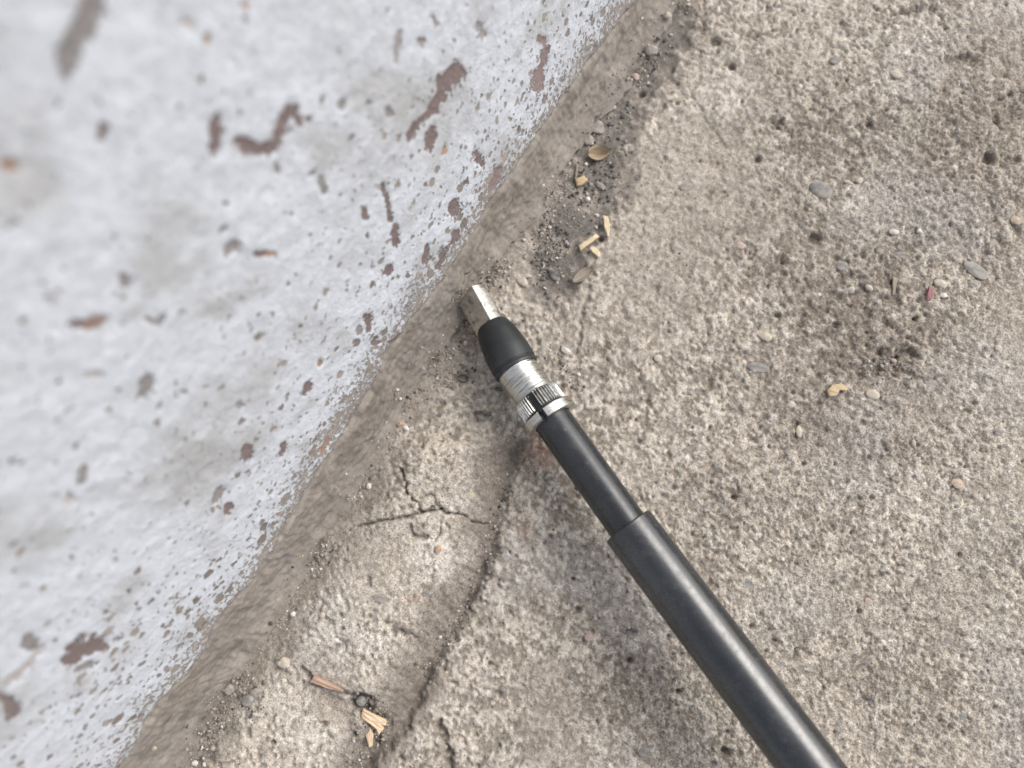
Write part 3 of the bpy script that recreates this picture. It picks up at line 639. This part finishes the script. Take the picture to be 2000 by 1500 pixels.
# loose pebbles, each a thing
P_ = [('pebble', 1105, 686, 10, 8, 25, WHI, .75, 'white angular pebble lying right of the rubber boot', 4), ('pebble', 942, 810, 19, 9, 12, DK, .4, 'flat dark grey pebble left of the knurled ring', 3),
      ('pebble', 855, 1073, 6.5, 8, 0, ORA, .7, 'small rust orange pebble below the forked crack', 2), ('pebble', 1022, 551, 10, 8, 20, BEI, .4, 'flat beige pebble just above the silver tip', 2), ('pebble', 1030, 539, 9, 3.5, 5, BEI, .5, 'thin pale pebble sliver touching the flat beige pebble above the tip', 2),
      ('pebble', 1083, 538, 15, 9, 48, DK, .5, 'charcoal slab pebble beside the grey husk', 4), ('pebble', 1492, 659, 14, 9, 5, YEL, .55, 'pale yellow pebble on the open concrete right of the pole collar', 2), ('pebble', 1560, 844, 7, 12, 0, YEL, .6, 'upright oval yellow pebble under the tan splinter', 2),
      ('pebble', 1242, 151, 8, 7, 0, PNK, .7, 'pink pebble in the upper end of the dirt channel', 2), ('pebble', 1197, 210, 6, 6, 0, PNK, .7, 'tiny pinkish pebble halfway up the dirt channel', 2), ('pebble', 1303, 32, 9, 7, 0, BEI, .7, 'pale pebble at the top of the mortar foot', 2),
      ('pebble', 1272, 102, 15, 13, 0, BRG, .6, 'rounded grey brown pebble at the top of the dirt channel', 4), ('pebble', 1166, 250, 17, 13, 10, BRG, .6, 'broad grey brown pebble above the tan shell', 4), ('pebble', 1150, 275, 11, 10, 0, BRG, .6, 'dull grey pebble tucked between broad pebble and tan shell', 4),
      ('pebble', 1173, 364, 11, 6, 42, OLV, .7, 'grey oval pebble right of the yellow chip', 1), ('pebble', 1148, 391, 5.5, 5.5, 0, WHI, .8, 'tiny white pebble below the yellow chip', 1), ('pebble', 1144, 322, 4, 4, 0, WHI, .8, 'tiny pale pebble under the tan shell', 1),
      ('pebble', 706, 1367, 10, 11, 20, OLV, .75, 'bluish grey pebble above the splayed wood chip', 5), ('pebble', 731, 1369, 9, 8, 0, PNK, .75, 'pinkish pebble above the splayed wood chip', 2), ('pebble', 781, 830, 5.5, 6, 0, ORA, .8, 'orange crumb pebble at the mortar foot left of the dark flat pebble', 3), ('pebble', 793, 837, 7, 5.5, 10, WHI, .8, 'white pebble touching the orange crumb at the mortar foot', 3),
      ('pebble', 721, 950, 5.5, 6.5, 0, WHI, .8, 'white pebble at the mortar foot left of the forked crack', 3), ('pebble', 573, 1199, 6.5, 6, 0, WHI, .8, 'glassy white pebble on the lower mortar foot', 3), ('pebble', 630, 1202, 7, 6, 0, BEI, .7, 'beige pebble on slab near the glassy white pebble', 3), ('pebble', 556, 1294, 14, 12, 10, BEI, .6, 'round beige pebble half sunk left of the brown wood splinter', 2),
      ('pebble', 488, 1368, 12, 11, 0, OLV, .7, 'grey green pebble in the crumb hollow low by the wall', 4), ('pebble', 500, 1352, 13, 10, 0, BRG, .6, 'dark brown pebble in the crumb hollow low by the wall', 4), ('pebble', 448, 1345, 10, 10, 0, BRG, .6, 'knobbly brown pebble at the lower mortar foot', 3), ('pebble', 418, 1462, 8, 6, 0, BEI, .7, 'beige pebble in the crumbs at the bottom edge', 3), ('pebble', 381, 1489, 8, 6, 0, WHI, .7, 'whitish pebble in the crumbs at the bottom edge', 3),
      ('pebble', 302, 1461, 5, 4, 0, TAN, .7, 'tiny tan pebble on the mortar slope near the bottom edge', 1), ('pebble', 905, 738, 13, 7, 15, DK, .6, 'black crumbly lump left of the collar', 5), ('pebble', 973, 762, 8, 7, 0, DK, .7, 'small black pebble touching the shade of the collar', 3), ('pebble', 888, 727, 5, 4.5, 0, TAN, .7, 'tiny tan pebble beside the black crumbly lump', 1),
      ('pebble', 1745, 454, 11, 7, 0, WHI, .6, 'white angular pebble right of the embedded grey stone', 4), ('pebble', 1795, 452, 6, 5, 0, WHI, .6, 'small white pebble far right of the embedded grey stone', 3), ('pebble', 1848, 540, 7, 4.5, 5, YEL, .7, 'small yellow pebble beside the pale pebble near the red flake', 2), ('pebble', 1838, 556, 15, 9, 15, BEI, .5, 'pale pebble right of the red flake', 2), ('pebble', 1843, 578, 9, 6, 0, WHI, .5, 'whitish pebble below the pale pebble near the red flake', 3),
      ('pebble', 1698, 563, 9, 6, 30, BEI, .5, 'light pebble left of the beige sliver', 3), ('pebble', 1615, 427, 5, 5, 0, YEL, .7, 'tiny golden pebble below the embedded grey stone', 1), ('pebble', 1655, 357, 9, 5, 5, BEI, .6, 'pale pebble directly right of the embedded grey stone', 3), ('pebble', 1676, 354, 9, 6, -35, BEI, .6, 'slanted pale pebble second from the embedded grey stone', 3), ('pebble', 1784, 866, 5, 8, 0, PNK, .6, 'small peach pebble low on the right side', 2),
      ('pebble', 1745, 705, 8, 5, 15, PNK, .7, 'brown pink pebble in the dark hole', 2), ('pebble', 1722, 730, 7, 5, 0, BRG, .7, 'brown pebble at lower left of the dark hole', 2), ('pebble', 1100, 704, 8, 6, 20, BRG, .6, 'grey brown pebble under the white angular pebble', 3), ('pebble', 1130, 732, 5, 5, 0, WHI, .8, 'tiny bright pebble right of the collar', 2)]
for n_, px, py, rx, ry, an, mt, fl, lab, ang_ in P_:
    pebble(n_, px, py, rx, ry, an, mt, fl, .2, int(px + 7 * py), lab, 'pebble', 'loose pebbles on the concrete', sub=3 if rx > 9 else 2, angular=ang_ + 2)

# ------------------------------------------------------------------ wood chips, slivers, husk, flakes
def wood_mat(name, col, rough=.7):
    t = NT(name); tc = t.n('ShaderNodeTexCoord'); mpp = t.n('ShaderNodeMapping'); mpp.inputs['Scale'].default_value = (.1, 1, 1); t.l(t.n('ShaderNodeAttribute', attribute_name='grain').outputs[1], mpp.inputs[0])
    n = t.noise(1500, 4, .6, mpp.outputs[0]); n2 = t.noise(500, 3, .5)
    lo = tuple(x * .72 for x in col); hi = tuple(min(.85, x * 1.15) for x in col)
    c = t.mix(t.ramp(n, .3, .65), lo, hi); c = t.mix(t.ramp(n2, .62, .75, 0, .4), c, tuple(x * .5 for x in col))
    t.bump(n, .0003, .8); return t.out(c, rough, .3)
CREAM = wood_mat('cream_straw', (.66, .54, .36)); PINE = wood_mat('pale_pine', (.66, .50, .34)); OLDW = wood_mat('weathered_wood', (.42, .29, .22)); HUSK = wood_mat('grey_husk', (.29, .25, .195)); TANH = wood_mat('tan_shell', (.42, .32, .22)); GOLD = wood_mat('golden_chip', (.52, .40, .25)); REDF = wood_mat('red_flake', (.28, .13, .135))
def chip_mesh(name, outline, grain_ang, thick, mat, lift=.0003, tilt=(0, 0), ridges=0, n_sub=3):
    cx, cy = np.mean(outline, 0); x0, y0, _ = gw(cx, cy); hh = top_h(x0, y0)
    p0, u, v_, sc = px_frame(cx, cy, grain_ang, hh)
    pts = np.array([gw(a, b, hh) for a, b in outline]); q_ = pts - p0
    q2 = np.stack([q_ @ u, q_ @ v_], -1)
    dense = []
    for i in range(len(q2)):
        a, b = q2[i], q2[(i + 1) % len(q2)]
        for k in range(n_sub): dense.append(a + (b - a) * k / n_sub + rng.normal(0, sc * .35, 2) * (k > 0))
    q2 = np.array(dense); n = len(q2); c = q2.mean(0)
    mid = thick * (.5 if True else 0)
    levels = [(0., .90), (thick * .18, 1.), (thick * .8, 1.), (thick, .88), (thick * 1.05, .55), (thick * 1.06, .2)]
    Vs = []
    for z_, s_ in levels:
        xy = c + (q2 - c) * s_
        zz = z_ + tilt[0] * xy[:, 0] + tilt[1] * xy[:, 1]
        if z_ > thick * .5 and ridges: zz = zz + thick * .10 * np.sin(xy[:, 1] / sc * ridges)
        Vs.append(np.column_stack([xy, zz]))
    Vs = np.concatenate(Vs); me_v = Vs[:, :1] * u + Vs[:, 1:2] * v_ + Vs[:, 2:3] * np.array([0, 0, 1.])
    faces = [tuple(x) for x in grid_faces(len(levels), n, True)]; faces.append(tuple(range(n))[::-1]); faces.append(tuple(range((len(levels) - 1) * n, len(levels) * n)))
    me = bpy.data.meshes.new(name); me.from_pydata(me_v.tolist(), [], faces); me.update()
    at = me.attributes.new('grain', 'FLOAT_VECTOR', 'POINT'); at.data.foreach_set('vector', Vs.astype(np.float32).ravel())
    bm = bmesh.new(); bm.from_mesh(me); bmesh.ops.recalc_face_normals(bm, faces=bm.faces); bm.to_mesh(me); bm.free(); me.set_sharp_from_angle(angle=math.radians(45))
    low = min(0, (Vs[:, 2]).min())
    return obj(name, me, mat, None, (float(p0[0]), float(p0[1]), hh + lift - low))
def strip(a, b, w0, w1, wm=None):
    a, b = np.array(a, float), np.array(b, float); d_ = (b - a) / np.linalg.norm(b - a); n_ = np.array([-d_[1], d_[0]]); wm = wm or (w0 + w1) / 2
    m_ = (a + b) / 2
    return [tuple(a + n_ * w0 / 2), tuple(a - n_ * w0 / 2 + d_ * 3), tuple(m_ - n_ * wm / 2), tuple(b - n_ * w1 / 2), tuple(b + n_ * w1 / 2 + d_ * 2), tuple(m_ + n_ * wm / 2)], math.degrees(math.atan2(d_[1], d_[0]))
G1 = 'straw slivers lying in the dirt channel'
o_, an = strip((1182, 423), (1188, 463), 9, 4, 12); tag(chip_mesh('straw_sliver', o_, an, .0011, CREAM, .0008, (.05, .0)), 'cream straw sliver standing nearly vertical in view, topmost of three', 'sliver', G1)
o_, an = strip((1131, 488), (1166, 463), 11, 9, 9); tag(chip_mesh('straw_sliver', o_, an, .0012, CREAM, .0008, (.06, .0)), 'longest cream straw sliver with cut ends, lying slanted in the dirt', 'sliver', G1)
o_, an = strip((1154, 484), (1170, 501), 8, 7, 11); tag(chip_mesh('straw_sliver', o_, an, .0013, CREAM, .0006), 'short stubby cream straw bit below the longest sliver', 'sliver', G1)
G2 = 'wood chips on the concrete'
fan = [(713, 1380), (728, 1388), (757, 1402), (757, 1412), (749, 1412), (752, 1420), (744, 1429), (737, 1420), (732, 1416), (722, 1408), (710, 1400), (710, 1390)]
tag(chip_mesh('wood_chip', fan, 35, .0022, PINE, .0010, (-.05, .04), .9), 'splayed pale pine wood chip with split end, in the low hollow', 'wood chip', G2)
o_, an = strip((721, 1412), (727, 1453), 8, 6, 15); tag(chip_mesh('wood_chip', o_, an, .0016, PINE, .0008, (.03, .02)), 'narrow pale pine splinter below the splayed wood chip', 'wood chip', G2)
o_, an = strip((612, 1322), (672, 1346), 14, 4, 12); tag(chip_mesh('wood_chip', o_, an, .0020, OLDW, .0010, (.03, .05), .8), 'brown weathered wood splinter in a crack at lower left', 'wood chip', G2)
chip2 = [(612, 1762 - 1000), (0, 0)]
tag(chip_mesh('wood_chip', [(1613, 763), (1622, 754), (1640, 749), (1655, 760), (1650, 764), (1638, 760), (1632, 774), (1618, 776)], 20, .0014, GOLD, .0005), 'bent tan splinter on the open concrete at right', 'wood chip', G2)
tag(chip_mesh('wood_chip', [(1124, 352), (1140, 346), (1148, 354), (1138, 364), (1126, 366)], 20, .0016, GOLD, .0006), 'yellow chip in the dirt channel under the tan shell', 'wood chip', G2)
o_, an = strip((1746, 542), (1742, 576), 10, 5, 8); tag(chip_mesh('wood_chip', o_, an, .0012, HUSK, .0004, (.04, 0)), 'upright beige sliver left of the red flake', 'wood chip', G2)
o_, an = strip((1816, 562), (1810, 588), 9, 8, 11); tag(chip_mesh('red_flake', o_, an, .0014, REDF, .0005, (.05, 0)), 'small dark red flake near the right edge', 'flake')
o_, an = strip((1128, 322), (1124, 352), 4, 3, 4); tag(chip_mesh('straw_sliver', o_, an, .0007, HUSK, .0008), 'thin grey stalk left of the yellow chip', 'sliver', G1)
def husk(name, a, b, w, mat, label, cat, rim=.35, seed=1, asym=0.):
    a, b = np.array(a, float), np.array(b, float); cpt = (a + b) / 2; x0, y0, _ = gw(*cpt); hh = top_h(x0, y0)
    p0, u, v_, sc = px_frame(cpt[0], cpt[1], math.degrees(math.atan2(b[1] - a[1], b[0] - a[0])), hh)
    L = np.linalg.norm(b - a) * sc; Wd = w * sc; nu, nv = 22, 11; top_, bot = [], []
    for i in range(nu):
        f = i / (nu - 1); hw = Wd / 2 * (math.sin(math.pi * min(1, f * .93 + .05)) ** .75 + .02)
        for j in range(nv):
            g_ = j / (nv - 1) * 2 - 1
            z_ = rim * Wd * g_ * g_ * (1 + asym * g_) + .12 * Wd * (2 * f - 1) ** 2
            P = u * ((f - .5) * L) + v_ * (g_ * hw) + np.array([0, 0, z_ + .0004 + .00015 * math.sin(g_ * 9 + seed)])
            top_.append(P); bot.append(P - np.array([0, 0, .0004]) + v_ * (np.sign(g_) * .0001))
    n = nu * nv; f_ = grid_faces(nu, nv); fb = f_[:, ::-1] + n
    per = [i * nv for i in range(nu)][::-1] + list(range(1, nv)) + [i * nv + nv - 1 for i in range(1, nu)] + [(nu - 1) * nv + j for j in range(nv - 2, 0, -1)]
    sides = [(per[i], per[(i + 1) % len(per)], per[(i + 1) % len(per)] + n, per[i] + n) for i in range(len(per))]
    me = raw_mesh(name, np.array(top_ + bot), np.concatenate([f_, fb, np.array(sides)]))
    gr = np.array([[(i / (nu - 1) - .5) * L, (j / (nv - 1) - .5) * Wd, 0] for _ in range(2) for i in range(nu) for j in range(nv)], np.float32)
    at = me.attributes.new('grain', 'FLOAT_VECTOR', 'POINT'); at.data.foreach_set('vector', gr.ravel())
    bm = bmesh.new(); bm.from_mesh(me); bmesh.ops.recalc_face_normals(bm, faces=bm.faces); bm.to_mesh(me); bm.free()
    tag(obj(name, me, mat, None, (float(p0[0]), float(p0[1]), hh + .0006)), label, cat)
husk('seed_husk', (1119, 553), (1159, 524), 19, HUSK, 'boat shaped grey seed husk with pale rims above the silver tip', 'husk', .32)
husk('nut_shell', (1148, 306), (1188, 302), 26, TANH, 'curled tan shell fragment in the dirt channel', 'shell', .42, 4, .5)

# ------------------------------------------------------------------ loose grit and sand (uncountable)
ico = bmesh.new(); bmesh.ops.create_icosphere(ico, subdivisions=1, radius=1)
IV = np.array([w.co[:] for w in ico.verts]); IF = np.array([[w.index for w in f.verts] for f in ico.faces]); ico.free()
def grains(name, xs, ys, rs, cols, label, mat):
    n = len(xs); r_ = np.random.default_rng(5)
    zs = np.array([top_h(float(a), float(b)) for a, b in zip(xs, ys)])
    A = r_.normal(0, 1, (n, 3, 3)); Q, _ = np.linalg.qr(A)
    sc = r_.uniform(.6, 1.25, (n, 1, 3)); Vg = IV[None] * (1 + r_.normal(0, .13, (n, len(IV), 1))) * sc
    Vg = np.einsum('nij,nvj->nvi', Q, Vg) * rs[:, None, None]; Vg[..., 2] *= .8
    Vg += np.stack([xs, ys, zs + rs * .35], -1)[:, None, :]
    Fg = (IF[None] + (np.arange(n) * len(IV))[:, None, None]).reshape(-1, 3)
    me = raw_mesh(name, Vg, Fg, False); set_attr(me, 'tint', np.repeat(cols, len(IV), 0))
    return tag(obj(name, me, mat), label, kind='stuff')
t = NT('grit'); c = t.attr('tint')[0]; n = t.noise(1800, 3, .6); c = t.mix(1., c, t.mix(n, (.6, .6, .6), (1.35, 1.35, 1.35)), 'MULTIPLY'); M_GRIT = t.out(c, .8, .35)
def palette(n, r_, dark=0.):
    k = r_.uniform(0, 1, n); base_ = np.array([.29, .255, .22])[None] * r_.uniform(.55, 1.35, (n, 1))
    base_[k > .90] = np.array([.60, .56, .51]) * r_.uniform(.8, 1.1, ((k > .90).sum(), 1)); base_[k < .12 + dark] = np.array([.085, .08, .075]) * r_.uniform(.6, 1.4, ((k < .12 + dark).sum(), 1))
    base_[(k > .86) & (k < .90)] = np.array([.42, .30, .19]); return base_
r_ = np.random.default_rng(21)
y_lo, y_hi = cs[:, 1].min(), cs[:, 1].max()
ys = r_.uniform(y_lo, y_hi, 9000); cl = fbm(ys, ys * 0 + .4, .022, 3, 401); keep = r_.uniform(0, 1, 9000) < ss(-.15, .5, cl) * .75 + .06; ys = ys[keep]
xs = foot_x(ys) + .003 * fbm(ys, ys * 0 + 9, .02, 2, 402) + r_.normal(.001, .0026, len(ys)); rs = .00024 * np.exp(r_.normal(0.25, .5, len(ys)))
grains('grit', xs, ys, np.clip(rs, .0001, .0009), palette(len(xs), r_), 'crumbs of grit gathered along the foot of the mortar', M_GRIT)
def along(pts, n, spread):
    pts = np.array(pts, float); k = r_.uniform(0, len(pts) - 1.001, n); i = k.astype(int); f = (k - i)[:, None]
    q_ = pts[i] * (1 - f) + pts[i + 1] * f + r_.normal(0, spread, (n, 2)); return np.array([gw(a, b)[:2] for a, b in q_])
q_ = np.concatenate([along(channel, 650, 22), along([(1080, 430), (1075, 480), (1070, 540)], 420, 20), along([(1180, 330), (1160, 390)], 200, 25)])
grains('dark_debris', q_[:, 0], q_[:, 1], np.clip(.00022 * np.exp(r_.normal(.25, .6, len(q_))), .0001, .0011), palette(len(q_), r_, .42), 'dark crumbly debris filling the channel beside the mortar', M_GRIT)
q_ = np.concatenate([along([(992, 930), (952, 1085), (880, 1235), (832, 1325)], 420, 9), along([(712, 1360), (745, 1410), (700, 1490)], 420, 15), along([(480, 1330), (500, 1380)], 160, 18), along([(440, 1400), (400, 1480)], 240, 18), along([(850, 745), (930, 725)], 150, 14), along([(1090, 690), (1130, 760)], 140, 12), along([(900, 560), (925, 670)], 120, 14), along([(1690, 720), (1780, 700)], 150, 14)])
grains('groove_grit', q_[:, 0], q_[:, 1], np.clip(.00024 * np.exp(r_.normal(.25, .5, len(q_))), .0001, .0009), palette(len(q_), r_, .1), 'loose grit lying in the grooves and hollows', M_GRIT)
n = 5200; q_ = np.column_stack([r_.uniform(250, 2040, n), r_.uniform(-30, 1530, n)]); q_ = np.array([gw(a, b)[:2] for a, b in q_]); q_ = q_[q_[:, 0] > foot_x(q_[:, 1]) + .002]
q2 = along([(1230, 120), (1010, 420), (830, 660), (690, 900), (520, 1150), (330, 1430)], 420, 30); keep_ = (q2[:, 0] < foot_x(q2[:, 1])) & (q2[:, 0] > .002); q2 = q2[keep_]
q_ = np.concatenate([q_, q2])
grains('sand', q_[:, 0], q_[:, 1], np.clip(.00017 * np.exp(r_.normal(.0, .45, len(q_))), .00008, .0007), palette(len(q_), r_, .04), 'fine sand grains scattered over the worn concrete', M_GRIT)
